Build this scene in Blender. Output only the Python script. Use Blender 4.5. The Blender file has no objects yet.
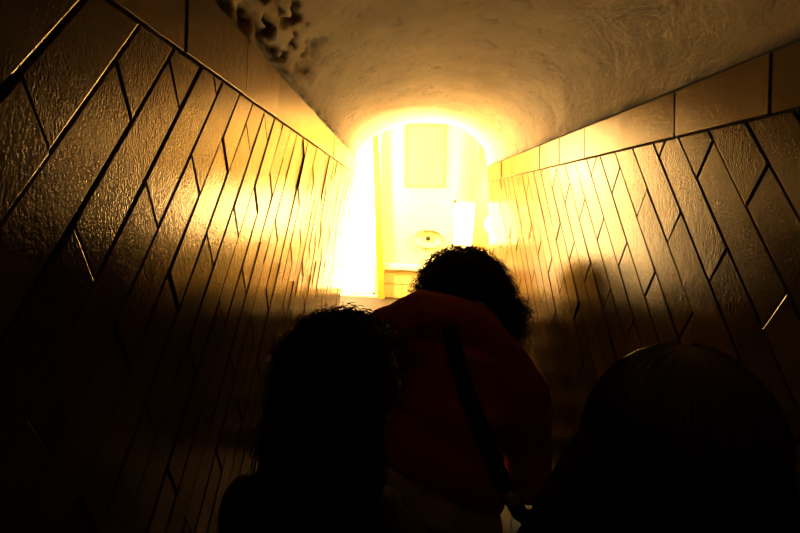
import bpy, bmesh, math, random
from mathutils import Vector, Matrix, noise
random.seed(7)
C = bpy.context.scene.collection
PI = math.pi
V = Vector

# ------------------------------------------------------------------ helpers
def nodes_of(name):
    m = bpy.data.materials.new(name); m.use_nodes = True
    nt = m.node_tree
    return m, nt, nt.nodes['Principled BSDF']

def simple(name, col, rough=.6, metal=0., bump=0., bscale=40., spec=.5, sheen=0.):
    m, nt, b = nodes_of(name)
    b.inputs['Base Color'].default_value = (*col, 1)
    b.inputs['Roughness'].default_value = rough
    b.inputs['Metallic'].default_value = metal
    b.inputs['Specular IOR Level'].default_value = spec
    if sheen: b.inputs['Sheen Weight'].default_value = sheen
    # a little natural variation
    tc = nt.nodes.new('ShaderNodeTexCoord')
    n = nt.nodes.new('ShaderNodeTexNoise'); n.inputs['Scale'].default_value = bscale; n.inputs['Detail'].default_value = 4
    nt.links.new(tc.outputs['Object'], n.inputs['Vector'])
    hs = nt.nodes.new('ShaderNodeMix'); hs.data_type = 'RGBA'
    hs.inputs['A'].default_value = (*[c*.82 for c in col], 1); hs.inputs['B'].default_value = (*[min(1, c*1.15) for c in col], 1)
    nt.links.new(n.outputs['Fac'], hs.inputs['Factor']); nt.links.new(hs.outputs['Result'], b.inputs['Base Color'])
    if bump:
        bp = nt.nodes.new('ShaderNodeBump'); bp.inputs['Strength'].default_value = bump; bp.inputs['Distance'].default_value = .004
        nt.links.new(n.outputs['Fac'], bp.inputs['Height']); nt.links.new(bp.outputs['Normal'], b.inputs['Normal'])
    return m

def emit(name, col, strength):
    m, nt, b = nodes_of(name)
    b.inputs['Base Color'].default_value = (.8, .8, .8, 1)
    b.inputs['Emission Color'].default_value = (*col, 1)
    b.inputs['Emission Strength'].default_value = strength
    return m

def tile_material(name, c1, c2, rough=.2, bump=.35):
    """hand-glazed brick tile: colour varies from tile to tile, wavy orange-peel glaze"""
    m, nt, b = nodes_of(name)
    at = nt.nodes.new('ShaderNodeAttribute'); at.attribute_name = 'tile'
    ramp = nt.nodes.new('ShaderNodeValToRGB')
    ramp.color_ramp.elements[0].color = (*c1, 1); ramp.color_ramp.elements[1].color = (*c2, 1)
    tc = nt.nodes.new('ShaderNodeTexCoord')
    n1 = nt.nodes.new('ShaderNodeTexNoise'); n1.inputs['Scale'].default_value = 14; n1.inputs['Detail'].default_value = 5
    n2 = nt.nodes.new('ShaderNodeTexNoise'); n2.inputs['Scale'].default_value = 190; n2.inputs['Detail'].default_value = 2
    n3 = nt.nodes.new('ShaderNodeTexNoise'); n3.inputs['Scale'].default_value = 45; n3.inputs['Detail'].default_value = 3
    for n in (n1, n2, n3): nt.links.new(tc.outputs['Object'], n.inputs['Vector'])
    add = nt.nodes.new('ShaderNodeMath'); add.operation = 'MULTIPLY_ADD'
    add.inputs[1].default_value = .5
    sub = nt.nodes.new('ShaderNodeMath'); sub.operation = 'SUBTRACT'; sub.inputs[1].default_value = .25
    nt.links.new(n1.outputs['Fac'], add.inputs[0]); nt.links.new(at.outputs['Fac'], add.inputs[2])
    nt.links.new(add.outputs[0], sub.inputs[0]); nt.links.new(sub.outputs[0], ramp.inputs['Fac'])
    nt.links.new(ramp.outputs['Color'], b.inputs['Base Color'])
    b.inputs['Roughness'].default_value = rough
    mix = nt.nodes.new('ShaderNodeMath'); mix.operation = 'MULTIPLY_ADD'; mix.inputs[1].default_value = .8
    nt.links.new(n3.outputs['Fac'], mix.inputs[0]); nt.links.new(n2.outputs['Fac'], mix.inputs[2])
    bp = nt.nodes.new('ShaderNodeBump'); bp.inputs['Strength'].default_value = bump; bp.inputs['Distance'].default_value = .0022
    nt.links.new(mix.outputs[0], bp.inputs['Height'])
    nt.nodes.remove(b)
    di = nt.nodes.new('ShaderNodeBsdfDiffuse'); gl = nt.nodes.new('ShaderNodeBsdfAnisotropic'); gl.distribution = 'BECKMANN'
    gl.inputs['Roughness'].default_value = rough; gl.inputs['Color'].default_value = (.68, .58, .45, 1)
    fr = nt.nodes.new('ShaderNodeFresnel'); fr.inputs['IOR'].default_value = 1.5
    ms = nt.nodes.new('ShaderNodeMixShader')
    nt.links.new(ramp.outputs['Color'], di.inputs['Color'])
    for n in (di, gl, fr): nt.links.new(bp.outputs['Normal'], n.inputs['Normal'])
    nt.links.new(fr.outputs[0], ms.inputs[0]); nt.links.new(di.outputs[0], ms.inputs[1]); nt.links.new(gl.outputs[0], ms.inputs[2])
    nt.links.new(ms.outputs[0], nt.nodes['Material Output'].inputs['Surface'])
    return m

def link(name, me, mats, parent=None, smooth=False):
    o = bpy.data.objects.new(name, me); C.objects.link(o)
    for m in (mats if isinstance(mats, (list, tuple)) else [mats]): me.materials.append(m)
    if parent: o.parent = parent
    if smooth:
        me.polygons.foreach_set('use_smooth', [True]*len(me.polygons)); me.update()
    return o

def mesh_from(name, vs, fs):
    me = bpy.data.meshes.new(name); me.from_pydata([tuple(v) for v in vs], [], fs); me.update(); return me

def fix_normals(me):
    bm = bmesh.new(); bm.from_mesh(me); bmesh.ops.recalc_face_normals(bm, faces=bm.faces[:]); bm.to_mesh(me); bm.free()

class MB:
    def __init__(s): s.v = []; s.f = []
    def add(s, vs, fs):
        k = len(s.v); s.v += [V(v) for v in vs]; s.f += [tuple(i+k for i in f) for f in fs]
    def box(s, lo, hi, bev=0., M=None):
        bm = bmesh.new(); bmesh.ops.create_cube(bm, size=1)
        for v in bm.verts:
            v.co = V([lo[i]+(v.co[i]+.5)*(hi[i]-lo[i]) for i in range(3)])
        if bev: bmesh.ops.bevel(bm, geom=bm.edges[:], offset=bev, segments=2, affect='EDGES')
        if M: bm.transform(M)
        bm.verts.index_update()
        s.add([v.co.copy() for v in bm.verts], [[v.index for v in f.verts] for f in bm.faces]); bm.free()
    def tube(s, pts, rad, seg=14, side=None, cap=True):
        """lofted tube; rad = list of r or (r_side, r_depth); side = one or per-ring side vector"""
        n = len(pts); rings = []; pts = [V(p) for p in pts]
        for i, p in enumerate(pts):
            t = (pts[min(i+1, n-1)]-pts[max(i-1, 0)]).normalized()
            sv = side[i] if isinstance(side, list) else side
            sv = V(sv) if sv is not None else (V((1, 0, 0)) if abs(t.x) < .8 else V((0, 1, 0)))
            a = (sv-t*sv.dot(t)).normalized(); b = t.cross(a)
            r = rad[i]; ra, rb = r if isinstance(r, (tuple, list)) else (r, r)
            rings.append([p+a*(ra*math.cos(2*PI*k/seg))+b*(rb*math.sin(2*PI*k/seg)) for k in range(seg)])
        vs = [v for r in rings for v in r]; fs = []
        for i in range(n-1):
            for k in range(seg):
                k2 = (k+1) % seg
                fs.append((i*seg+k, i*seg+k2, (i+1)*seg+k2, (i+1)*seg+k))
        if cap:
            fs.append(tuple(reversed(range(seg)))); fs.append(tuple((n-1)*seg+k for k in range(seg)))
        s.add(vs, fs)
    def ball(s, c, r, fn=None, su=24, sv=16, M=None):
        bm = bmesh.new(); bmesh.ops.create_uvsphere(bm, u_segments=su, v_segments=sv, radius=1)
        r = r if isinstance(r, (tuple, list)) else (r, r, r)
        for v in bm.verts:
            p = V(v.co)
            if fn: p = fn(p)
            p = V((p.x*r[0], p.y*r[1], p.z*r[2]))
            if M: p = M @ p
            v.co = p+V(c)
        bm.verts.index_update()
        s.add([v.co.copy() for v in bm.verts], [[v.index for v in f.verts] for f in bm.faces]); bm.free()
    def build(s, name, mats, parent=None, smooth=False, fix=True):
        me = mesh_from(name, s.v, s.f)
        if fix: fix_normals(me)
        return link(name, me, mats, parent, smooth)
    def fused(s, name, mats, parent=None, voxel=.008, smooth_it=6, fold=0., fscale=9., hem=None):
        """all added shapes fused into ONE continuous surface"""
        me = mesh_from(name+'_raw', s.v, s.f); fix_normals(me)
        t = bpy.data.objects.new('tmp', me); C.objects.link(t)
        md = t.modifiers.new('r', 'REMESH'); md.mode = 'VOXEL'; md.voxel_size = voxel; md.adaptivity = 0
        sm = t.modifiers.new('s', 'SMOOTH'); sm.factor = .5; sm.iterations = smooth_it
        dg = bpy.context.evaluated_depsgraph_get(); dg.update()
        ev = t.evaluated_get(dg)
        out = bpy.data.meshes.new_from_object(ev)
        bpy.data.objects.remove(t); bpy.data.meshes.remove(me)
        if fold:
            out.update()
            ns = [v.normal.copy() for v in out.vertices]
            for v, n in zip(out.vertices, ns):
                p = v.co
                q = V((p.x*fscale, p.y*fscale, p.z*fscale*.55+p.x*3))
                d = noise.noise(q)*.6+(1-abs(noise.noise(q*1.9)))*.5-.25
                v.co = p+n*(d*fold)
        out.name = name
        return link(name, out, mats, parent, True)

def empty(name, loc, label, cat, group=None, rz=0):
    o = bpy.data.objects.new(name, None); C.objects.link(o); o.location = loc; o.rotation_euler[2] = rz
    o.empty_display_size = .1
    o['label'] = label; o['category'] = cat
    if group: o['group'] = group
    return o
def tag(o, label, cat, group=None):
    o['label'] = label; o['category'] = cat
    if group: o['group'] = group
    return o
def struct(o):
    o['kind'] = 'structure'; return o

# ------------------------------------------------------------------ materials
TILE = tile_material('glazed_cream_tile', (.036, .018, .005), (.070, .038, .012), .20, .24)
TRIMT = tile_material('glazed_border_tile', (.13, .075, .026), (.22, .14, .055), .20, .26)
GROUT = simple('dark_grout', (.035, .025, .016), .9)
FARTILE = tile_material('glazed_dado_tile', (.55, .40, .16), (.66, .52, .24), .25, .3)
WALLP = simple('pale_room_plaster', (.74, .66, .40), .8, bump=.2, bscale=12)
BOARD = simple('pale_board_paint', (.58, .47, .17), .7)
POST = simple('ochre_painted_wood', (.42, .27, .02), .6)
LEDGE = simple('white_ledge_stone', (.86, .82, .70), .6)
FLOORM = simple('worn_stone_floor', (.04, .03, .02), .8, bump=.3, bscale=8, spec=.1)
BLACKM = simple('dark_metal', (.03, .028, .025), .4, .6)
SKIN = simple('skin', (.42, .24, .16), .5, bump=.05, bscale=90)
EYE = simple('eye_white_brown', (.25, .2, .17), .2)
HAIRB = simple('black_hair', (.010, .007, .005), .45)
HAIRD = simple('dark_brown_hair', (.022, .012, .007), .5)
HAIRR = simple('long_brown_hair', (.085, .038, .016), .32)
RED = simple('red_jacket_cloth', (.38, .055, .036), .8, bump=.25, bscale=120)
DARK = simple('black_cloth', (.012, .011, .012), .85, bump=.3, bscale=150)
DARK2 = simple('charcoal_cloth', (.016, .014, .013), .85, bump=.3, bscale=150)
JEANS = simple('dark_trouser_cloth', (.014, .014, .018), .85, bump=.3, bscale=200)
SHIRT = simple('pale_cream_cloth', (.62, .50, .33), .8, bump=.2, bscale=90)
STRAP = simple('black_webbing', (.006, .005, .005), .7)
SHOE = simple('black_leather', (.015, .013, .012), .4)
PAPER = simple('pale_paper', (.75, .68, .52), .7)
GLASSL = emit('lit_window_glass', (1.0, .72, .34), 14.)
GLASSR = emit('lit_low_window_glass', (1.0, .72, .32), 40.)
FILL_L = emit('added_left_globe', (1.0, .64, .24), 700.)
FILL_R = emit('added_right_globe', (1.0, .64, .24), 400.)
BULBR = emit('glowing_lamp_glass', (1.0, .64, .22), 60.)
FILL_CEIL = emit('added_ceiling_glow', (1.0, .72, .34), 24.)

def plaster_material():
    m, nt, b = nodes_of('rough_vault_plaster')
    tc = nt.nodes.new('ShaderNodeTexCoord')
    mp = nt.nodes.new('ShaderNodeMapping'); mp.inputs['Scale'].default_value = (1, .55, 1)
    nt.links.new(tc.outputs['Object'], mp.inputs['Vector'])
    n1 = nt.nodes.new('ShaderNodeTexNoise'); n1.inputs['Scale'].default_value = 2.6; n1.inputs['Detail'].default_value = 9; n1.inputs['Roughness'].default_value = .65
    n2 = nt.nodes.new('ShaderNodeTexNoise'); n2.inputs['Scale'].default_value = 9; n2.inputs['Detail'].default_value = 10; n2.inputs['Roughness'].default_value = .7; n2.inputs['Distortion'].default_value = 1.2
    n3 = nt.nodes.new('ShaderNodeTexNoise'); n3.inputs['Scale'].default_value = 70; n3.inputs['Detail'].default_value = 4
    for n in (n1, n2, n3): nt.links.new(mp.outputs[0], n.inputs['Vector'])
    r = nt.nodes.new('ShaderNodeValToRGB')
    r.color_ramp.elements[0].position = .33; r.color_ramp.elements[0].color = (.58, .39, .17, 1)
    r.color_ramp.elements[1].position = .68; r.color_ramp.elements[1].color = (.86, .63, .33, 1)
    nt.links.new(n1.outputs['Fac'], r.inputs['Fac'])
    st = nt.nodes.new('ShaderNodeValToRGB')   # dark scuffs
    st.color_ramp.elements[0].position = .30; st.color_ramp.elements[0].color = (.55, .5, .45, 1)
    st.color_ramp.elements[1].position = .44; st.color_ramp.elements[1].color = (1, 1, 1, 1)
    nt.links.new(n2.outputs['Fac'], st.inputs['Fac'])
    mul = nt.nodes.new('ShaderNodeMix'); mul.data_type = 'RGBA'; mul.blend_type = 'MULTIPLY'; mul.inputs['Factor'].default_value = 1
    nt.links.new(r.outputs['Color'], mul.inputs['A']); nt.links.new(st.outputs['Color'], mul.inputs['B'])
    at = nt.nodes.new('ShaderNodeAttribute'); at.attribute_name = 'decay_edge'
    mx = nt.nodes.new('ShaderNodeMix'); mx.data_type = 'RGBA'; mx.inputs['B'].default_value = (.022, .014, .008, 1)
    nt.links.new(at.outputs['Fac'], mx.inputs['Factor']); lm = nt.nodes.new('ShaderNodeAttribute'); lm.attribute_name = 'rim_glow'
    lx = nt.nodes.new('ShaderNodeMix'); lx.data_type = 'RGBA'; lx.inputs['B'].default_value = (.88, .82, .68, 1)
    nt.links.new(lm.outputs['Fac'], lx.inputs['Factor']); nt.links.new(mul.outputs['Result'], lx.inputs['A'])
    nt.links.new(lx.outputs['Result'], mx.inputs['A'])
    nt.links.new(mx.outputs['Result'], b.inputs['Base Color'])
    b.inputs['Roughness'].default_value = .75
    ad = nt.nodes.new('ShaderNodeMath'); ad.operation = 'MULTIPLY_ADD'; ad.inputs[1].default_value = 3.
    nt.links.new(n2.outputs['Fac'], ad.inputs[0]); nt.links.new(n3.outputs['Fac'], ad.inputs[2])
    bp = nt.nodes.new('ShaderNodeBump'); bp.inputs['Strength'].default_value = .55; bp.inputs['Distance'].default_value = .007
    nt.links.new(ad.outputs[0], bp.inputs['Height']); nt.links.new(bp.outputs['Normal'], b.inputs['Normal'])
    return m
PLASTER = plaster_material()

# ------------------------------------------------------------------ the passage
ZT = 2.137                 # lower edge of the tile border
HB = .132                  # height of the border
XL, XR = -.385, .815       # wall faces at the border
LL, LR = math.radians(.5), math.radians(4.4)   # inward lean of the walls
Y0 = -1.3
YL, YR, YV = 6.2, 6.15, 6.35

def wall_frame(side):
    if side == 'L': return V((XL, 0, ZT)), V((0, 1, 0)), V((math.sin(LL), 0, math.cos(LL))), V((math.cos(LL), 0, -math.sin(LL)))
    return V((XR, 0, ZT)), V((0, 1, 0)), V((-math.sin(LR), 0, math.cos(LR))), V((-math.cos(LR), 0, -math.sin(LR)))

def clip(poly, a, b, c):
    """keep a*u+b*v<=c"""
    out = []
    for i in range(len(poly)):
        p, q = poly[i], poly[(i+1) % len(poly)]
        dp, dq = a*p[0]+b*p[1]-c, a*q[0]+b*q[1]-c
        if dp <= 0: out.append(p)
        if (dp < 0 < dq) or (dq < 0 < dp):
            t = dp/(dp-dq); out.append((p[0]+(q[0]-p[0])*t, p[1]+(q[1]-p[1])*t))
    return out

def inset(poly, d):
    n = len(poly); out = []
    ar = sum(poly[i][0]*poly[(i+1) % n][1]-poly[(i+1) % n][0]*poly[i][1] for i in range(n))
    sgn = 1 if ar > 0 else -1
    res = poly
    for i in range(n):
        p, q = poly[i], poly[(i+1) % n]
        ex, ey = q[0]-p[0], q[1]-p[1]; L = math.hypot(ex, ey)
        if L < 1e-6: continue
        nx, ny = ey/L*sgn, -ex/L*sgn         # outward
        res = clip(res, nx, ny, nx*p[0]+ny*p[1]-d)
        if len(res) < 3: return []
    # drop duplicate points
    cl = []
    for p in res:
        if not cl or math.hypot(p[0]-cl[-1][0], p[1]-cl[-1][1]) > 1e-4: cl.append(p)
    if len(cl) > 2 and math.hypot(cl[0][0]-cl[-1][0], cl[0][1]-cl[-1][1]) < 1e-4: cl.pop()
    return cl if len(cl) > 2 else []

def tile_wall(name, side, ang, q0, dq, t0, dt, y1):
    O, U, W, N = wall_frame(side)
    a = math.radians(ang); ca, sa = math.cos(a), math.sin(a)
    bm = bmesh.new(); lay = bm.faces.layers.float.new('tile_f')
    vmin = -ZT/W.z
    def P(u, v, n): return O+U*u+W*v+N*n
    rng = random.Random(ord(side))
    def slab(poly, lift, tone, gap=.0016, bev=.004, thick=.007, mi=0):
        poly0 = inset(poly, gap)
        if not poly0: return
        rings = [poly0]
        p1 = inset(poly0, bev*.35); p2 = inset(poly0, bev)
        tx, ty = rng.uniform(-.009, .009), rng.uniform(-.009, .009)
        cu = sum(p[0] for p in poly0)/len(poly0); cv = sum(p[1] for p in poly0)/len(poly0)
        def hh(p, h): return lift+h+(p[0]-cu)*tx+(p[1]-cv)*ty
        def ring(pl, h): return [bm.verts.new(P(p[0], p[1], hh(p, h))) for p in pl]
        seq = [(poly0, -.008), (poly0, thick*.45)]
        if len(p1) == len(poly0) and len(p2) == len(poly0): seq += [(p1, thick*.85), (p2, thick)]
        vr = [ring(*s) for s in seq]
        fs = []
        for r1, r2 in zip(vr, vr[1:]):
            for i in range(len(r1)):
                j = (i+1) % len(r1); fs.append(bm.faces.new((r1[i], r1[j], r2[j], r2[i])))
        fs.append(bm.faces.new(vr[-1]))
        for f in fs: f[lay] = tone; f.material_index = mi
    k0 = int((Y0-.5-3-q0)/dq)-1; k1 = int((y1+3.2-q0)/dq)+1
    for k in range(k0, k1):
        qa, qb = q0+k*dq, q0+(k+1)*dq
        # strip k: u - v*ca/sa between qa and qb ; position t along the strip
        off = t0+(dt/2 if k % 2 else 0)
        wob = rng.uniform(-.008, .008)
        for j in range(-14, 26):
            ta, tb = off+j*dt+wob, off+(j+1)*dt+wob
            # corners : u = q*sa^2 + t*ca ; v = t*sa - q*sa*ca
            pl = [(q*sa*sa+t*ca, t*sa-q*sa*ca) for q, t in ((qa, ta), (qb, ta), (qb, tb), (qa, tb))]
            if max(p[0] for p in pl) < Y0 or min(p[0] for p in pl) > y1 or max(p[1] for p in pl) < vmin or min(p[1] for p in pl) > 0: continue
            for c in ((0, 1, -.001), (0, -1, -vmin), (-1, 0, -Y0), (1, 0, y1)):
                pl = clip(pl, *c)
                if len(pl) < 3: break
            if len(pl) < 3: continue
            slab(pl, rng.uniform(-.0015, .0015), rng.random())
    # border course of long tiles standing a little proud
    js = {'L': [-1.1, -.66, -.22, .24, .72, 1.2, 1.67, 2.11, 2.57, 3.02, 3.47, 3.92, 4.37, 4.83, 5.28, 5.73, 6.2],
          'R': [-1.1, -.5, .02, .52, 1.02, 1.51, 2.03, 2.51, 2.98, 3.45, 3.93, 4.4, 4.88, 5.36, 5.8, 6.15]}[side]
    for a_, b_ in zip(js, js[1:]):
        w = rng.uniform(-.003, .003)
        gp = .0058 if side == 'L' else .0024
        slab([(a_, .0005-gp+w*.2), (b_, .0005-gp-w*.2), (b_, HB+gp), (a_, HB+gp)], .0045+rng.uniform(-.001, .001), rng.random(), gap=gp, bev=.0022, thick=.006, mi=2)
    bmesh.ops.recalc_face_normals(bm, faces=bm.faces[:])
    # grout bed and the body of the wall behind the tiles
    th = .18
    vs = [P(u, v, n) for n in (0, -th) for u, v in ((Y0, vmin), (y1, vmin), (y1, HB+.01), (Y0, HB+.01))]
    bv = [bm.verts.new(v) for v in vs]
    for f in ((0, 1, 2, 3), (7, 6, 5, 4), (0, 4, 5, 1), (1, 5, 6, 2), (2, 6, 7, 3), (3, 7, 4, 0)):
        nf = bm.faces.new([bv[i] for i in f]); nf.material_index = 1
    bm.faces.ensure_lookup_table(); gf = bm.faces[-6:]
    bmesh.ops.recalc_face_normals(bm, faces=gf)
    ge = list({e for f in gf for e in f.edges})
    bmesh.ops.subdivide_edges(bm, edges=ge, cuts=40, use_grid_fill=True)
    if side == 'L':      # the far end of this wall spreads towards the foot
        for v in bm.verts:
            k = max(0., min(1., (v.co.y-2.5)/3.7)); k = k*k*(3-2*k)
            v.co.x -= .078*k*max(0., ZT-v.co.z)
    me = bpy.data.meshes.new(name); bm.to_mesh(me); bm.free()
    # per-tile tone as a face attribute read by the material
    src = me.attributes['tile_f']; vals = [d.value for d in src.data]
    at = me.attributes.new('tile', 'FLOAT', 'FACE'); at.data.foreach_set('value', vals)
    return struct(link(name, me, [TILE, GROUT, TRIMT]))

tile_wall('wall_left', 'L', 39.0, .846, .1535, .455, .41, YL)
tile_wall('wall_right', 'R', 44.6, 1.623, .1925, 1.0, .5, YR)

# vault -------------------------------------------------------------
def vault():
    xc, hw, rise = .213, .603, .385
    zs = ZT+HB-.004
    nu, nv = 450, 120
    vs, fs, dec_edge, rim_glow = [], [], [], []
    for i in range(nu+1):
        y = Y0+(YV-Y0)*i/nu
        for j in range(nv+1):
            a = PI*j/nv
            s, c = math.sin(a), -math.cos(a)
            ss = s**.92
            x = xc+hw*c; z = zs+rise*ss+.085*(x-xc)*s
            n = V((c*rise, 0, s*hw)).normalized()
            p = V((x, y, z))
            arc = min(a, PI-a)
            d = .010*noise.noise(V((x*2.3, y*1.2, z*2.3)))+.006*noise.noise(V((x*7, y*3.5, z*7+3)))+.002*noise.noise(V((x*24, y*18, z*24)))
            e = 0.; er = 0.  # er darkens a line along both springings, colour only
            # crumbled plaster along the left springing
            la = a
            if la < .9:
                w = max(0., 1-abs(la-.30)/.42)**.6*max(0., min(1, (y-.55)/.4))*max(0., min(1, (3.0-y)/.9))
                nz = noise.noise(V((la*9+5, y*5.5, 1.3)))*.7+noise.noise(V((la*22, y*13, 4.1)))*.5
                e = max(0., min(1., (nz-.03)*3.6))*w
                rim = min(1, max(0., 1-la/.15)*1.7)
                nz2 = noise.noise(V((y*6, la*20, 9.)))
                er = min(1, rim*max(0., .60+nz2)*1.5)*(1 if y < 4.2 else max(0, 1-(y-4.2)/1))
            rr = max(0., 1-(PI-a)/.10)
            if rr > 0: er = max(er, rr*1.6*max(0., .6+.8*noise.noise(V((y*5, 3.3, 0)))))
            p = p+n*(d+e*.030)
            # paler towards the mouth: the bright rim's glow painted into the colour
            vs.append(p); dec_edge.append(min(1., max(e, er)*.95)); rim_glow.append(max(0., min(1., (y-5.1+.5*noise.noise(V((x*2, y, z*2))))/.8)))
    for i in range(nu):
        for j in range(nv):
            k = i*(nv+1)+j
            fs.append((k, k+1, k+nv+2, k+nv+1))
    me = mesh_from('ceiling_vault', vs, fs)
    at = me.attributes.new('decay_edge', 'FLOAT', 'POINT'); at.data.foreach_set('value', dec_edge)
    at = me.attributes.new('rim_glow', 'FLOAT', 'POINT'); at.data.foreach_set('value', rim_glow)
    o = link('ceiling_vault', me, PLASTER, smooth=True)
    md = o.modifiers.new('thick', 'SOLIDIFY'); md.thickness = .05; md.offset = 1 if me.polygons[5000].normal.dot(V((0, 0, 1))) > 0 else -1
    return struct(o)
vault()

# floor ----------------------------------------------------------------
m = MB(); m.box((-1.9, Y0, -.1), (2.6, 7.62, 0)); struct(m.build('floor', FLOORM))
ZR = .85                   # raised room floor, added unseen to keep the lower walls dark
m = MB(); m.box((-1.9, 6.2, 0), (2.6, 7.5, ZR)); struct(m.build('added_landing', FLOORM))
m = MB()  # unseen steps, added so the lower walls stay dark
for i in range(4):
    m.box((-.60, 5.0+.30*i, .001), (1.05, 6.2, .17*(i+1)-.03))
    m.box((-.60, 4.975+.30*i, .17*(i+1)-.03), (1.05, 6.2, .17*(i+1)), .006)
struct(m.build('added_steps', simple('added_step_stone', (.016, .012, .008), .9, bump=.3, bscale=8, spec=.02)))

# the bright room beyond -------------------------------------------------
YE = 7.5
m = MB(); m.box((-1.9, YE, 0), (2.6, YE+.12, 3.5)); 
def holed_wall(name, x0, x1, z0, z1, holes, y, th, mat):
    xs = sorted({x0, x1, *[h[0] for h in holes], *[h[1] for h in holes]})
    zs = sorted({z0, z1, *[h[2] for h in holes], *[h[3] for h in holes]})
    mb = MB()
    for a, b in zip(xs, xs[1:]):
        for c, d in zip(zs, zs[1:]):
            if any(h[0] <= a and b <= h[1] and h[2] <= c and d <= h[3] for h in holes): continue
            mb.box((a, y, c), (b, y+th, d))
    return struct(mb.build(name, mat))
WIN1 = (-1.0, -.185, .87, 2.95)
WIN2 = (.62, 1.62, 1.44, 1.97)
holed_wall('wall_back', -1.9, 2.6, 0, 3.5, [WIN1, WIN2], YE, .16, WALLP)
m = MB(); m.box((-2.02, 6.06, 0), (-1.9, YE+.16, 3.5)); struct(m.build('wall_far_left', WALLP))
m = MB(); m.box((2.6, 6.06, 0), (2.72, YE+.16, 3.5)); struct(m.build('wall_far_right', WALLP))
m = MB(); m.box((-2.02, 6.06, 3.5), (2.72, YE+.16, 3.6)); struct(m.build('ceiling', WALLP))
# the wall around the mouth of the passage, seen only from the room
def mouth_wall():
    xc, hw, rise = .213, .62, .40; zs = ZT+HB
    arch = [(XL-.20, 0)]
    arch += [(xc-hw*math.cos(PI*j/24), zs+rise*math.sin(PI*j/24)**.92+.085*(-hw*math.cos(PI*j/24))*math.sin(PI*j/24)) for j in range(25)]
    arch += [(XR+.20, 0)]
    mb = MB(); y0, y1 = 6.06, 6.26
    outer = []
    for x, z in arch:
        # project outwards on a big rectangle
        if z <= zs+1e-6 or True:
            dx, dz = x-xc, z-1.2
            if z == 0: outer.append((-1.9 if x < xc else 2.6, 0)); continue
            k = min((3.5-1.2)/dz if dz > 0 else 9e9, ((2.6-xc)/dx if dx > 0 else (-1.9-xc)/dx) if abs(dx) > 1e-6 else 9e9)
            outer.append((xc+dx*k, 1.2+dz*k))
    n = len(arch)
    arch = [(x-.0, z+.05) if z > 0 else (x, z) for x, z in arch]
    vs = [(x, y, z) for y in (y0, y1) for lst in (arch, outer) for x, z in lst]
    fs = []
    for i in range(n-1):
        fs.append((i, i+1, n+i+1, n+i)); fs.append((2*n+i+1, 2*n+i, 3*n+i, 3*n+i+1))
        fs.append((i+1, i, 2*n+i, 2*n+i+1))
    mb.add(vs, fs)
    # corners of the rectangle
    for cx, s in ((-1.9, -1), (2.6, 1)):
        cand = [p for p in outer if abs(p[1]-3.5) < 1e-6]
        e = min(cand, key=lambda p: abs(p[0]-cx)); f_ = max([p for p in outer if abs(p[0]-cx) < 1e-6], key=lambda p: p[1])
        mb.add([(e[0], y1, e[1]), (cx, y1, 3.5), (f_[0], y1, f_[1])], [(0, 1, 2)])
    return struct(mb.build('wall_front', WALLP, fix=False))
mouth_wall()

# dado tiling with its ledge below the end wall
m = MB()
x = -.10
rng = random.Random(3)
while x < 2.55:
    w = .105
    for z0, z1 in ((.855, 1.005), (1.01, 1.16)):
        m.box((x+.002, YE-.03+rng.uniform(0, .003), z0), (x+w-.002, YE, z1), .003)
    x += w
dado = m.build('trim_1', FARTILE)
at = dado.data.attributes.new('tile', 'FLOAT', 'FACE'); at.data.foreach_set('value', [((i//54)*37 % 17)/17 for i in range(len(dado.data.polygons))])
struct(dado)
m = MB(); m.box((-.10, YE-.075, 1.165), (2.59, YE, 1.235), .012); struct(m.build('trim_2', LEDGE))
# windows --------------------------------------------------------------
def window(name, w, mat, mull):
    r = MB(); r.box((w[0]-.0, YE+.05, w[2]), (w[1], YE+.06, w[3]))
    p = struct(r.build(name, mat))
    f = MB(); t = .035
    f.box((w[0], YE+.01, w[2]), (w[0]+t, YE+.05, w[3]), .004); f.box((w[1]-t, YE+.01, w[2]), (w[1], YE+.05, w[3]), .004)
    f.box((w[0], YE+.01, w[3]-t), (w[1], YE+.05, w[3]), .004); f.box((w[0], YE+.01, w[2]), (w[1], YE+.05, w[2]+t), .004)
    for mx in mull: f.box((mx-.015, YE+.012, w[2]), (mx+.015, YE+.05, w[3]), .004)
    f.build('window_frame', LEDGE, p)
    s = MB(); s.box((w[0]-.03, YE-.055, w[2]-.045), (w[1]+.03, YE+.02, w[2]), .006); s.build('window_sill', LEDGE, p)
    return p
window('window_1', WIN1, GLASSL, [])
window('window_2', WIN2, GLASSR, [])

def leaning_post(name, top, bot, z_top, z_bot, y, depth, mat):
    """top / bot = (x0, x1)"""
    vs = [(top[0], y, z_top), (top[1], y, z_top), (bot[1], y, z_bot), (bot[0], y, z_bot)]
    vs += [(a, y+depth, c) for a, b, c in vs]
    mb = MB(); mb.add(vs, [(0, 1, 2, 3), (7, 6, 5, 4), (0, 4, 5, 1), (1, 5, 6, 2), (2, 6, 7, 3), (3, 7, 4, 0)])
    return mb.build(name, mat)
p = leaning_post('door_frame_post', (-.305, -.235), (-.155, -.082), 2.62, ZR, 7.36, .06, POST)
tag(p, 'tall ochre yellow post leaning beside the blazing window at the end', 'post')
p = leaning_post('trim_4', (.845, .925), (.815, 1.09), 2.62, ZR, 7.28, .05, simple('pale_ochre_wood', (.46, .33, .07), .6)); struct(p)

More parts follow.
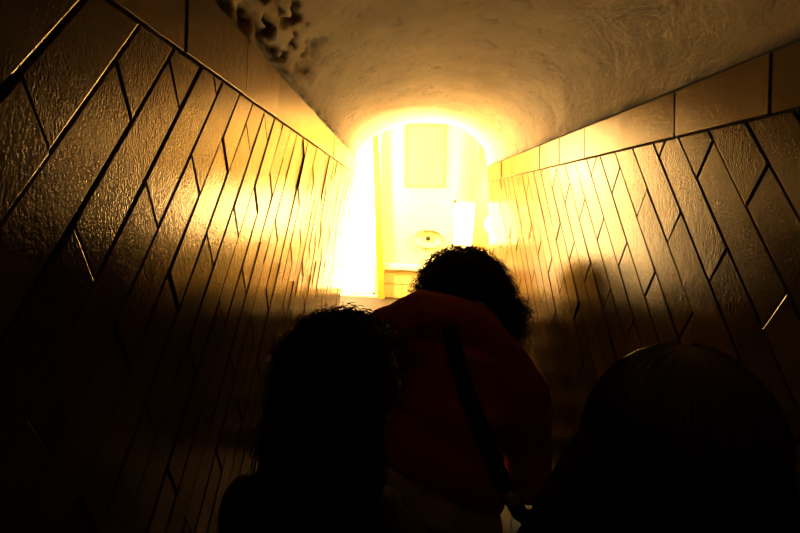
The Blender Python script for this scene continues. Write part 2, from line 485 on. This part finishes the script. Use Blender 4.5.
# board high on the end wall ---------------------------------------------
t = empty('wall_board', (.30, YE, 2.085), 'square pale yellow board high on the end wall under the arch', 'board')
M = Matrix.Rotation(math.radians(-2.5), 4, 'Y')
m = MB(); m.box((-.205, -.02, .02), (.205, 0, .66), .004, M); m.build('panel', BOARD, t)
m = MB(); m.box((-.225, -.03, -.0), (.225, 0, .022), .004, M); m.box((-.225, -.03, .655), (.225, 0, .677), .004, M)
m.box((-.225, -.03, 0), (-.203, 0, .677), .004, M); m.box((.203, -.03, 0), (.225, 0, .677), .004, M); m.build('frame', simple('ochre_board_edge', (.50, .39, .11), .6), t)
for i in range(6):
    m = MB(); m.ball(M @ V((-.18+.072*i, -.032, .011)), .006, su=10, sv=6); m.build('screw', BLACKM, t)

# round dish fixture on the end wall ---------------------------------------
t = empty('wall_lamp', (.362, YE, 1.53), 'round pale dish lamp with dark centre knob above the curly head', 'lamp')
m = MB()
prof = [(.02, -.012), (.06, -.014), (.11, -.03), (.15, -.055), (.165, -.062), (.168, -.055), (.12, -.018), (.06, 0), (.0, 0)]
seg = 40; vs = []; fs = []
for r, y in prof:
    for k in range(seg): vs.append((r*math.cos(2*PI*k/seg), y, r*.62*math.sin(2*PI*k/seg)))
for i in range(len(prof)-1):
    for k in range(seg): fs.append((i*seg+k, i*seg+(k+1) % seg, (i+1)*seg+(k+1) % seg, (i+1)*seg+k))
m.add(vs, fs); m.build('dish', simple('pale_enamel', (.72, .60, .30), .4), t, True)
m = MB(); m.ball((0, -.03, 0), (.026, .03, .026)); m.build('knob', BLACKM, t, True)
m = MB(); m.tube([(.02+.15*math.sin(a), -.065, -.02+.105*math.cos(a)) for a in [x*.16-.5 for x in range(14)]], [.007]*14, 8); m.build('bracket_arm', simple('brown_metal', (.16, .09, .04), .5), t, True)

# globe lights; the first two and the ceiling drum are added, unseen ----
def globe_light(x, y, z, r, mat, label):
    t = empty('globe_light', (x, y, ZR), label, 'lamp'); z -= ZR
    m = MB(); m.tube([(0, 0, 0), (0, 0, .02), (0, 0, .035)], [.13, .13, .03], 28); m.build('base', BLACKM, t)
    m = MB(); m.tube([(0, 0, .03), (0, 0, z-r-.02)], [.012, .012], 10); m.tube([(0, 0, z-r-.03), (0, 0, z-r+.01)], [.02, .045], 16); m.build('pole', BLACKM, t, True)
    m = MB(); m.ball((0, 0, z), r); m.build('lamp_globe', mat, t, True)
    return t
globe_light(-.70, 6.86, 2.13, .11, FILL_L, 'added globe lamp, unseen behind the left wall end, lighting the vault')
globe_light(1.20, 6.82, 2.13, .10, FILL_R, 'added globe lamp, unseen behind the right wall end, lighting the vault')
globe_light(.985, 6.80, 1.74, .10, BULBR, 'glowing globe lamp at the right end of the passage beside the leaning post')
t = empty('fill_ceiling_lamp', (.25, 6.9, 3.5), 'added drum lamp, unseen above the arch, brightening the end room', 'lamp')
m = MB(); m.tube([(0, 0, -.02), (0, 0, 0)], [.10, .10], 24); m.build('added_lamp_mount', BLACKM, t)
m = MB(); m.tube([(0, 0, -.16), (0, 0, -.15), (0, 0, -.03), (0, 0, -.02)], [.20, .22, .22, .20], 32); m.build('added_lamp_drum', FILL_CEIL, t)

# ------------------------------------------------------------------ people
def head_shape(mb, c, M, s=1.0):
    """skull, jaw, nose, brows, lips, ears; faces +y before M"""
    def fn(p):
        x, y, z = p
        if z < 0:
            k = 1-.30*(-z)**1.3; x *= k
            if y < 0: y *= 1-.35*(-z)
            else: y *= 1-.06*(-z)
        else: x *= 1-.05*z
        if y > 0:
            y *= .97
        g = lambda ax, az, wx, wz: math.exp(-((x-ax)/wx)**2-((z-az)/wz)**2)
        if y > .3:
            y += .22*g(0, -.20, .13, .16)+.10*g(0, -.02, .10, .2)          # nose, bridge
            y -= .10*(g(.40, .02, .2, .12)+g(-.40, .02, .2, .12))           # eye sockets
            y += .05*(g(.4, .2, .28, .08)+g(-.4, .2, .28, .08))             # brows
            y += .055*g(0, -.50, .26, .05)+.06*g(0, -.60, .22, .05)-.03*g(0, -.55, .26, .02)   # lips
            y += .07*g(0, -.86, .25, .12)                                    # chin
        return V((x, y, z))
    mb.ball(c, (.075*s, .097*s, .118*s), fn, 56, 44, M)
    for sx in (-1, 1):
        E = M @ Matrix.Translation(V((sx*.076*s, -.008*s, -.012*s))) @ Matrix.Rotation(sx*.35, 4, 'Z')
        mb.ball(c, (.011*s, .022*s, .034*s), None, 16, 12, E)

def hand(mb, wrist, d, palm_n, side, curl=.5, s=1.0):
    """palm and five separate bent fingers.  d = direction of the hand, palm_n = out of the palm, side = +1 right"""
    d = V(d).normalized(); n = V(palm_n); n = (n-d*n.dot(d)).normalized(); a = d.cross(n)*side   # a = towards the thumb
    w = V(wrist)
    mb.tube([w-d*.01, w+d*.025, w+d*.06, w+d*.085*s], [(.024, .018), (.036, .017), (.041, .015), (.038, .012)], 14, a)
    for k, (off, L) in enumerate(((.030, .070), (.010, .080), (-.010, .074), (-.029, .058))):
        p = w+d*.08+a*off; dirv = d.copy(); pts = [p-d*.02, p]; rr = [.0085, .0088]
        for q, fr in enumerate((.45, .32, .23)):
            ang = curl*(.45+.25*q)
            dirv = (dirv*math.cos(ang)+n*math.sin(ang)).normalized()
            p = p+dirv*(L*fr); pts.append(p); rr.append(.0082-.0008*q)
        mb.tube(pts, rr, 8)
    p = w+d*.025+a*.03; dirv = (d*.65+a*.7+n*.25).normalized()
    pts = [p-a*.012, p]; rr = [.012, .011]
    for q in range(2):
        p = p+dirv*.032; dirv = (dirv+d*.35+n*.2-a*.25).normalized(); pts.append(p); rr.append(.0095-.001*q)
    mb.tube(pts, rr, 8)

def sheared(mb, pts, rad, k, x0, seg=30):
    t = MB(); t.tube(pts, rad, seg, V((1, 0, 0)))
    mb.add([V((v.x, v.y, v.z+k*(v.x-x0))) for v in t.v], t.f)

def make_person(loc, label, J, hyaw, hpitch, hroll, top, top_name, trousers, mats, hands, thick=.012, hs=1.0, top_z=None, extra=None):
    root = empty('person', loc, label, 'person')
    g = {k: V(v) for k, v in J.items()}
    sh = (g['shR']-g['shL']).normalized(); hp = V(J.get('hipside', (1, 0, 0))).normalized()
    mid = (sh+hp).normalized()
    HM = Matrix.Rotation(hyaw, 4, 'Z') @ Matrix.Rotation(hpitch, 4, 'X') @ Matrix.Rotation(hroll, 4, 'Y')
    def torso(mb, e, lower=True):
        pts = ([g['pelvis']-V((0, 0, .10)), g['pelvis']] if lower else []) + [g['waist'], g['chest'], g['upper'], g['neck']-V((0, 0, .03))]
        rad = ([(.150+e, .105+e), (.165+e, .115+e)] if lower else []) + [(.138+e, .100+e), (.160+e, .118+e), (.135+e, .100+e), (.080+e, .07+e)]
        sd = ([hp, hp] if lower else []) + [mid, sh, sh, sh]
        mb.tube(pts, rad, 24, sd)
    def arms(mb, e, cut=1.0):
        for S in 'LR':
            a, b, c = g['sh'+S], g['el'+S], g['wr'+S]
            inner = g['upper']+(a-g['upper'])*.35
            c2 = b+(c-b)*cut
            ax = (b-a).normalized()
            mb.tube([a-ax*.01, a+(b-a)*.35, b, b+(c2-b)*.35, c2], [.056+e, .050+e, .041+e, .040+e, .027+.012*(1-cut)+e], 14)
            mb.ball(a, .060+e, None, 18, 12)
            mb.tube([inner+V((0, 0, .01)), inner+(a-inner)*.6+V((0, 0, .004)), a], [.062+e, .060+e, .054+e], 14)
    def legs(mb, e, cut=1.0):
        for S in 'LR':
            h, k, a = g['hip'+S], g['kn'+S], g['an'+S]
            a2 = k+(a-k)*cut
            mb.tube([h+V((0, 0, .05)), h, h+(k-h)*.5, k, k+(a-k)*.3, a2], [.085+e, .092+e, .076+e, .056+e, .058+e, .036+e], 16)
    body = MB()
    torso(body, 0); arms(body, 0); legs(body, 0)
    body.tube([g['neck']-V((0, 0, .03)), g['neck'], g['head']-V((0, 0, .045))], [.062, .055, .052], 16)
    head_shape(body, g['head'], HM, hs)
    for S in 'LR':
        sgn = 1 if S == 'R' else -1
        d = (g['wr'+S]-g['el'+S]); hn = hands[S]
        hand(body, g['wr'+S], hn[0] or d, hn[1], sgn, hn[2])
        an = g['an'+S]; fo = V(J.get('foot', (0, 1, 0)))
        body.tube([an-V((0, 0, .02))-fo*.04, an-V((0, 0, .04))+fo*.05, an-V((0, 0, .052))+fo*.14], [(.032, .03), (.036, .026), (.034, .014)], 12, V((1, 0, 0)))
    body.fused('body', mats['skin'], root, .0055, 3)
    for sx in (-1, 1):
        e = MB(); e.ball(g['head'] + HM @ V((sx*.031*hs, .079*hs, .003*hs)), .0115*hs, None, 14, 10); e.build('eye', EYE, root, True)
    # clothing
    jk = MB(); torso(jk, thick+.006, top_z is None); arms(jk, thick+.004, .97)
    if extra: extra(jk, g)
    if top_z: sheared(jk, *top_z)
    jk.fused(top_name, mats['top'], root, .008, 4, fold=.014, fscale=9)
    tr = MB(); legs(tr, .014, .98)
    tr.tube([g['pelvis']-V((0, 0, .14)), g['pelvis']-V((0, 0, .06)), g['pelvis']+V((0, 0, .05)), g['pelvis']+V((0, 0, .165))], [(.150, .115), (.178, .132), (.168, .124), (.160, .118)], 20, hp)
    tr.fused('trousers', mats['legs'], root, .009, 4, fold=.010, fscale=8)
    for S in 'LR':
        an = g['an'+S]; fo = V(J.get('foot', (0, 1, 0)))
        s = MB(); z0 = an.z
        b = V((an.x, an.y, 0))
        s.tube([b-fo*.085+V((0, 0, .045)), b-fo*.06+V((0, 0, .052)), b+fo*.03+V((0, 0, .052)), b+fo*.10+V((0, 0, .040)), b+fo*.17+V((0, 0, .030)), b+fo*.195+V((0, 0, .024))],
               [(.024, .030), (.038, .050), (.042, .050), (.048, .038), (.042, .028), (.022, .016)], 16, V((fo.y, -fo.x, 0)))
        s.tube([b+V((0, 0, .05)), b+V((0, 0, .11))], [.048, .046], 14)
        so = s.fused('shoe', SHOE, root, .006, 3)
        mz = min(v.co.z for v in so.data.vertices)
        for v in so.data.vertices: v.co.z -= mz-.001
    return root, HM, g

def curls(root, name, hc, M, rad, mat, n, L, rc, allow, core, thick=.0017, seg=16, seed=1, drop=.02):
    """curly hair: a bumpy core and many helical locks standing out of the scalp"""
    rng = random.Random(seed)
    mb = MB()
    def fn(p):
        q = p*3.1+V((seed, 0, 0))
        k = 1+.10*noise.noise(q)+.06*noise.noise(q*2.7)
        return p*k
    bm = bmesh.new(); bmesh.ops.create_uvsphere(bm, u_segments=40, v_segments=28, radius=1)
    keep = {}
    for v in bm.verts:
        p = fn(V(v.co)); ok = allow(V(v.co))
        sc = core if ok else .50
        v.co = V(hc)+M @ V((p.x*rad[0]*sc, p.y*rad[1]*sc, p.z*rad[2]*sc))
    bm.verts.index_update()
    # leave the face free
    mb.add([v.co.copy() for v in bm.verts], [[v.index for v in f.verts] for f in bm.faces if any((V(vv.co)-V(hc)).length > 0 for vv in f.verts)])
    bm.free()
    cnt = 0
    while cnt < n:
        d = V((rng.gauss(0, 1), rng.gauss(0, 1), rng.gauss(0, 1))).normalized()
        if not allow(d): continue
        cnt += 1
        base = V(hc)+M @ V((d.x*rad[0]*core*.93, d.y*rad[1]*core*.93, d.z*rad[2]*core*.93))
        dn = (M @ V((d.x/rad[0], d.y/rad[1], d.z/rad[2]))).normalized()
        dn = (dn+V((rng.gauss(0, .35), rng.gauss(0, .35), rng.gauss(0, .35)))).normalized()
        a = dn.orthogonal().normalized(); b = dn.cross(a)
        ph = rng.uniform(0, 6.3); turns = rng.uniform(1.2, 2.8); ll = L*rng.uniform(.45, 1.15); r0 = rc*rng.uniform(.5, 1.3)
        pts = []
        for i in range(seg):
            t = i/(seg-1)
            rr = r0*min(1, t*3)
            pts.append(base+dn*(ll*t)+a*(rr*math.cos(ph+turns*6.28*t))+b*(rr*math.sin(ph+turns*6.28*t))-V((0, 0, drop*t*t)))
        mb.tube(pts, [thick*(1-.5*i/(seg-1)) for i in range(seg)], 3, cap=False)
    return mb.build(name, mat, root, True, fix=False)

# --- the man in the red jacket ------------------------------------------------
J = dict(pelvis=(-.03, -.02, .90), waist=(-.03, .0, 1.15), chest=(.0, .03, 1.27), upper=(.02, .06, 1.41), neck=(.03, .13, 1.50), head=(.055, .235, 1.605),
         shL=(-.20, .06, 1.495), shR=(.215, .06, 1.325), elL=(-.275, .08, 1.22), wrL=(-.20, .30, 1.10), elR=(.248, .02, 1.08), wrR=(.275, .21, .985),
         hipside=(1, 0, -.30), hipL=(-.12, -.02, .89), hipR=(.06, -.02, .86), knL=(-.12, .16, .50), anL=(-.12, .10, .09), knR=(.07, .03, .47), anR=(.07, -.10, .09))
def red_extra(mb, g):
    mb.tube([V((-.215, .05, 1.495)), V((-.11, .045, 1.56)), V((.04, .06, 1.535)), V((.15, .06, 1.42)), V((.22, .06, 1.33))], [.072, .085, .09, .085, .075], 16, V((0, 1, 0)))
hemtop = ([V((-.03, -.02, 1.065)), V((-.03, -.015, 1.09)), V((-.03, -.01, 1.14)), V((-.02, .01, 1.20))], [(.195, .150), (.205, .155), (.200, .150), (.180, .135)], -.42, -.03)
red, HM, g = make_person((.20, 2.0, 0), 'person in red jacket with bushy curly black hair walking ahead, seen from behind', J, 0, -.12, .10, 'red', 'jacket', 'dark',
                         dict(skin=SKIN, top=RED, legs=JEANS), dict(L=(None, (1, 0, 0), .6), R=((.02, .8, -.6), (-1, 0, 0), .9)), thick=.026, hs=1.0, top_z=hemtop, extra=red_extra)
# collar
m = MB(); cp = [V((.03+.088*math.cos(a), .115+.075*math.sin(a), 1.515-.35*.088*math.cos(a))) for a in [2*PI*k/24 for k in range(25)]]
m.tube(cp, [(.012, .026)]*25, 8, V((0, 0, 1))); m.fused('collar', RED, red, .005, 2)
# pale shirt tail below the jacket
m = MB(); sheared(m, [V((-.035, -.022, .985)), V((-.035, -.022, 1.0)), V((-.035, -.02, 1.05)), V((-.03, -.015, 1.10))], [(.200, .148), (.206, .153), (.200, .148), (.180, .13)], -.42, -.03)
m.fused('shirt_hem', SHIRT, red, .007, 3, fold=.012, fscale=12)
curls(red, 'hair', g['head']+V((-.02, -.01, .01)), HM, (.135, .145, .135), HAIRB, 2300, .060, .013, lambda d: not (d.y > .30 and d.z < .45) and d.z > -.85, 1.0, seed=4)
curls(red, 'hair_ends', g['head']+V((.05, -.05, -.055)), HM, (.115, .105, .10), HAIRB, 700, .060, .012, lambda d: d.y < .2 and d.x > -.4, 1.0, seed=14)
# --- his shoulder bag
bag = empty('shoulder_bag', (.47, 2.03, .80), 'black shoulder bag worn by the person in the red jacket, strap across the back', 'bag')
bl = V((.47, 2.03, .80))
pts_w = [V((.145, 2.19, 1.615)), V((.150, 2.10, 1.625)), V((.160, 2.0, 1.60)), V((.185, 1.935, 1.50)), V((.225, 1.895, 1.38)), V((.285, 1.868, 1.25)), V((.345, 1.862, 1.12)), V((.405, 1.895, 1.02)), V((.455, 1.97, .96))]
m = MB(); m.tube([p-bl for p in pts_w], [(.024, .004)]*len(pts_w), 10, [V((1, 0, .35))]*len(pts_w)); m.build('strap', STRAP, bag, True)
m = MB(); m.box((-.045, -.12, -.13), (.045, .12, .13), .03); m.build('pouch', STRAP, bag, True)
m = MB(); m.box((-.048, -.124, -.0), (.050, .124, .135), .03); m.build('flap', DARK2, bag, True)
m = MB(); m.box((-.020, -.012, -.02), (.020, .012, .02), .006, Matrix.Translation(V((.37, 1.858, 1.085))-bl)); m.build('buckle', simple('worn_steel', (.5, .45, .38), .35, .8), bag, True)
# folded sheet in the right hand
m = MB(); m.box((-.004, -.05, -.075), (.004, .05, .075), .001, Matrix.Translation((.487, 2.30, 1.02)) @ Matrix.Rotation(.5, 4, 'Z') @ Matrix.Rotation(.15, 4, 'Y'))
m.box((-.004, -.05, -.075), (.002, .05, .075), .001, Matrix.Translation((.481, 2.302, 1.02)) @ Matrix.Rotation(.62, 4, 'Z') @ Matrix.Rotation(.15, 4, 'Y'))
tag(m.build('folded_paper', PAPER), 'pale folded sheet held in the right hand of the person in red', 'paper')

# --- the head close by on the left ---------------------------------------------
J = dict(pelvis=(0, 0, .89), waist=(0, .0, 1.04), chest=(0, .0, 1.20), upper=(0, .01, 1.32), neck=(.005, .02, 1.42), head=(.012, .04, 1.575),
         shL=(-.135, .08, 1.30), shR=(.115, -.085, 1.285), elL=(-.17, .06, 1.06), wrL=(-.08, .22, .90), elR=(.165, -.10, 1.06), wrR=(.20, .06, .93),
         hipside=(.85, -.5, 0), hipL=(-.085, 0, .87), hipR=(.085, 0, .87), knL=(-.09, .03, .48), anL=(-.09, -.02, .09), knR=(.09, .12, .49), anR=(.09, .08, .09))
lady, HM, g = make_person((-.085, 1.17, 0), 'person in black with frizzy dark hair, nearest on the left, face turned right', J, -1.1, -.02, 0, 'black', 'jumper', 'dark',
                          dict(skin=SKIN, top=DARK, legs=JEANS), dict(L=(None, (1, 0, 0), .5), R=(None, (-1, 0, 0), .5)), thick=.02)
curls(lady, 'hair', g['head']+V((-.012, -.005, .002)), HM, (.098, .112, .120), HAIRD, 2400, .040, .008, lambda d: not (d.y > .45 and d.z < .55 and abs(d.x) < .75) and d.z > -.9, 1.0, thick=.0012, seed=9, drop=.012)
# hair falling on the neck and shoulders
m = MB(); rng = random.Random(5)
hc = g['head']
for i in range(800):
    a = rng.uniform(-1.9, 1.75); r = rng.uniform(.80, 1.02)
    d = HM @ V((math.sin(a)*.098*r, -math.cos(a)*.108*r, 0))
    L = rng.uniform(.16, .30); ph = rng.uniform(0, 6.3); out = rng.uniform(0, .035)+(.05*rng.random() if a < -.3 else 0)
    pts = []
    for k in range(12):
        t = k/11
        pts.append(hc+d*(1+.1*math.sin(t*3))+V((d.x, d.y, 0)).normalized()*(out*t)+V((.008*math.sin(ph+t*9), .008*math.cos(ph+t*9), .03-L*t)))
    m.tube(pts, [.0022*(1-.5*k/11) for k in range(12)], 3, cap=False)
m.tube([hc+V((0, -.02, .02)), hc+V((-.005, -.03, -.08)), hc+V((-.005, -.04, -.17)), hc+V((-.005, -.05, -.27))], [(.085, .08), (.085, .07), (.095, .06), (.10, .045)], 18, HM @ V((1, 0, 0)))
m.build('hair_lengths', HAIRD, lady, True, fix=False)

# --- the head close by on the right, long straight hair -------------------------
J = dict(pelvis=(0, 0, .91), waist=(0, .0, 1.06), chest=(0, .0, 1.25), upper=(0, .01, 1.38), neck=(.0, .02, 1.46), head=(0, .035, 1.624),
         shL=(-.165, .0, 1.385), shR=(.165, .0, 1.385), elL=(-.20, -.02, 1.11), wrL=(-.17, .14, .94), elR=(.205, -.02, 1.11), wrR=(.18, .13, .93),
         hipL=(-.085, 0, .89), hipR=(.085, 0, .89), knL=(-.09, .08, .50), anL=(-.09, .05, .09), knR=(.09, .03, .49), anR=(.09, -.08, .09))
girl, HM, g = make_person((.352, .75, -.0), 'person in dark top with long straight brown hair, nearest on the right, seen from behind', J, .1, 0, .0, 'dark', 'top', 'dark',
                          dict(skin=SKIN, top=DARK2, legs=JEANS), dict(L=(None, (1, 0, 0), .5), R=(None, (-1, 0, 0), .5)), thick=.016)
def long_hair(root, hc, M, mat):
    mb = MB(); rng = random.Random(8)
    def path(phi, r, L, j1, j2):
        """phi 0 = back, + = right ; from the crown over the skull and down"""
        pts = []
        A, B, H = .110*r, .125*r, .124*r
        n1, n2 = 8, 9
        for k in range(n1):
            a = (.06+.94*k/(n1-1))*PI/2
            pts.append(V((A*math.sin(a)*math.sin(phi), -B*math.sin(a)*math.cos(phi), H*math.cos(a))))
        e = pts[-1]; side = math.sin(phi)
        fl = .075*max(0, -side)+.022*max(0, side)+.01
        for k in range(1, n2+1):
            t = k/n2
            o = fl*math.sin(min(1, t*1.5)*PI/2)
            w = .004*math.sin(j1+t*5)
            pts.append(e+V((side*o+w+j2*.01*t, -math.cos(phi)*.02*t, -L*t)))
        return pts
    # closed under-layer
    phis = [-2.1+4.2*i/40 for i in range(41)]
    cols = [path(p, .985, .36, 0, 0) for p in phis]
    nk = len(cols[0]); base = len(mb.v)
    mb.add([hc+M @ p for c in cols for p in c], [(i*nk+k, (i+1)*nk+k, (i+1)*nk+k+1, i*nk+k+1) for i in range(40) for k in range(nk-1)])
    for i in range(1500):
        phi = rng.uniform(-2.2, 2.2)
        pts = [hc+M @ p for p in path(phi, rng.uniform(.985, 1.03), rng.uniform(.30, .44), rng.uniform(0, 6.3), rng.gauss(0, 1))]
        w = rng.uniform(.0016, .0034)
        mb.tube(pts, [w*(1-.6*k/len(pts)) for k in range(len(pts))], 4, cap=False)
    return mb.build('hair', mat, root, True, fix=False)
long_hair(girl, g['head'], HM, HAIRR)

# --- someone further ahead, known by the reflection in the right wall ------------
J = dict(pelvis=(0, 0, .80), waist=(0, .0, .93), chest=(0, .0, 1.10), upper=(0, .01, 1.22), neck=(.0, .02, 1.29), head=(0, .035, 1.425),
         shL=(-.15, .0, 1.225), shR=(.15, .0, 1.225), elL=(-.18, -.02, .98), wrL=(-.15, .14, .83), elR=(.18, -.02, .98), wrR=(.16, .13, .82),
         hipL=(-.08, 0, .78), hipR=(.08, 0, .78), knL=(-.085, .08, .44), anL=(-.085, .05, .09), knR=(.085, .03, .43), anR=(.085, -.08, .09))
far, HM, g = make_person((.43, 4.3, 0), 'short person in black walking far ahead, a dark shape mirrored in the right wall tiles', J, 0, 0, 0, 'dark', 'coat', 'dark',
                         dict(skin=SKIN, top=DARK, legs=JEANS), dict(L=(None, (1, 0, 0), .5), R=(None, (-1, 0, 0), .5)), thick=.02, hs=.95)
curls(far, 'hair', g['head'], HM, (.150, .150, .140), HAIRB, 700, .04, .010, lambda d: not (d.y > .4 and d.z < .5) and d.z > -.8, 1.0, thick=.0022, seg=10, seed=3)

# ------------------------------------------------------------------ camera, world, view
cam = bpy.data.cameras.new('camera'); co = bpy.data.objects.new('camera', cam); C.objects.link(co)
cam.sensor_width = 36; cam.lens = 680/800*36; cam.clip_start = .02
r = V((0.99858642, -0.00439261, 0.05297049)); 
# columns: camera right, up, backward in world axes
right = V((0.99858642, -0.00439261, 0.05297049)); 
RT = Matrix(((0.99858642, -0.0523337, -0.00929257), (-0.00439261, 0.09297694, -0.99565857), (0.05297049, 0.99429195, 0.09261563)))
co.matrix_world = Matrix.Translation((0, 0, 1.9)) @ RT.to_4x4()
sc = bpy.context.scene; sc.camera = co
w = bpy.data.worlds.new('dark'); sc.world = w; w.use_nodes = True
w.node_tree.nodes['Background'].inputs[0].default_value = (.02, .013, .006, 1); w.node_tree.nodes['Background'].inputs[1].default_value = .02
vs = sc.view_settings
vs.view_transform = 'Standard'; vs.look = 'None'; vs.gamma = 1; vs.use_curve_mapping = False
vs.exposure = 0.2
sc.cycles.max_bounces = 10; sc.cycles.diffuse_bounces = 6; sc.cycles.glossy_bounces = 6
sc.cycles.use_denoising = True
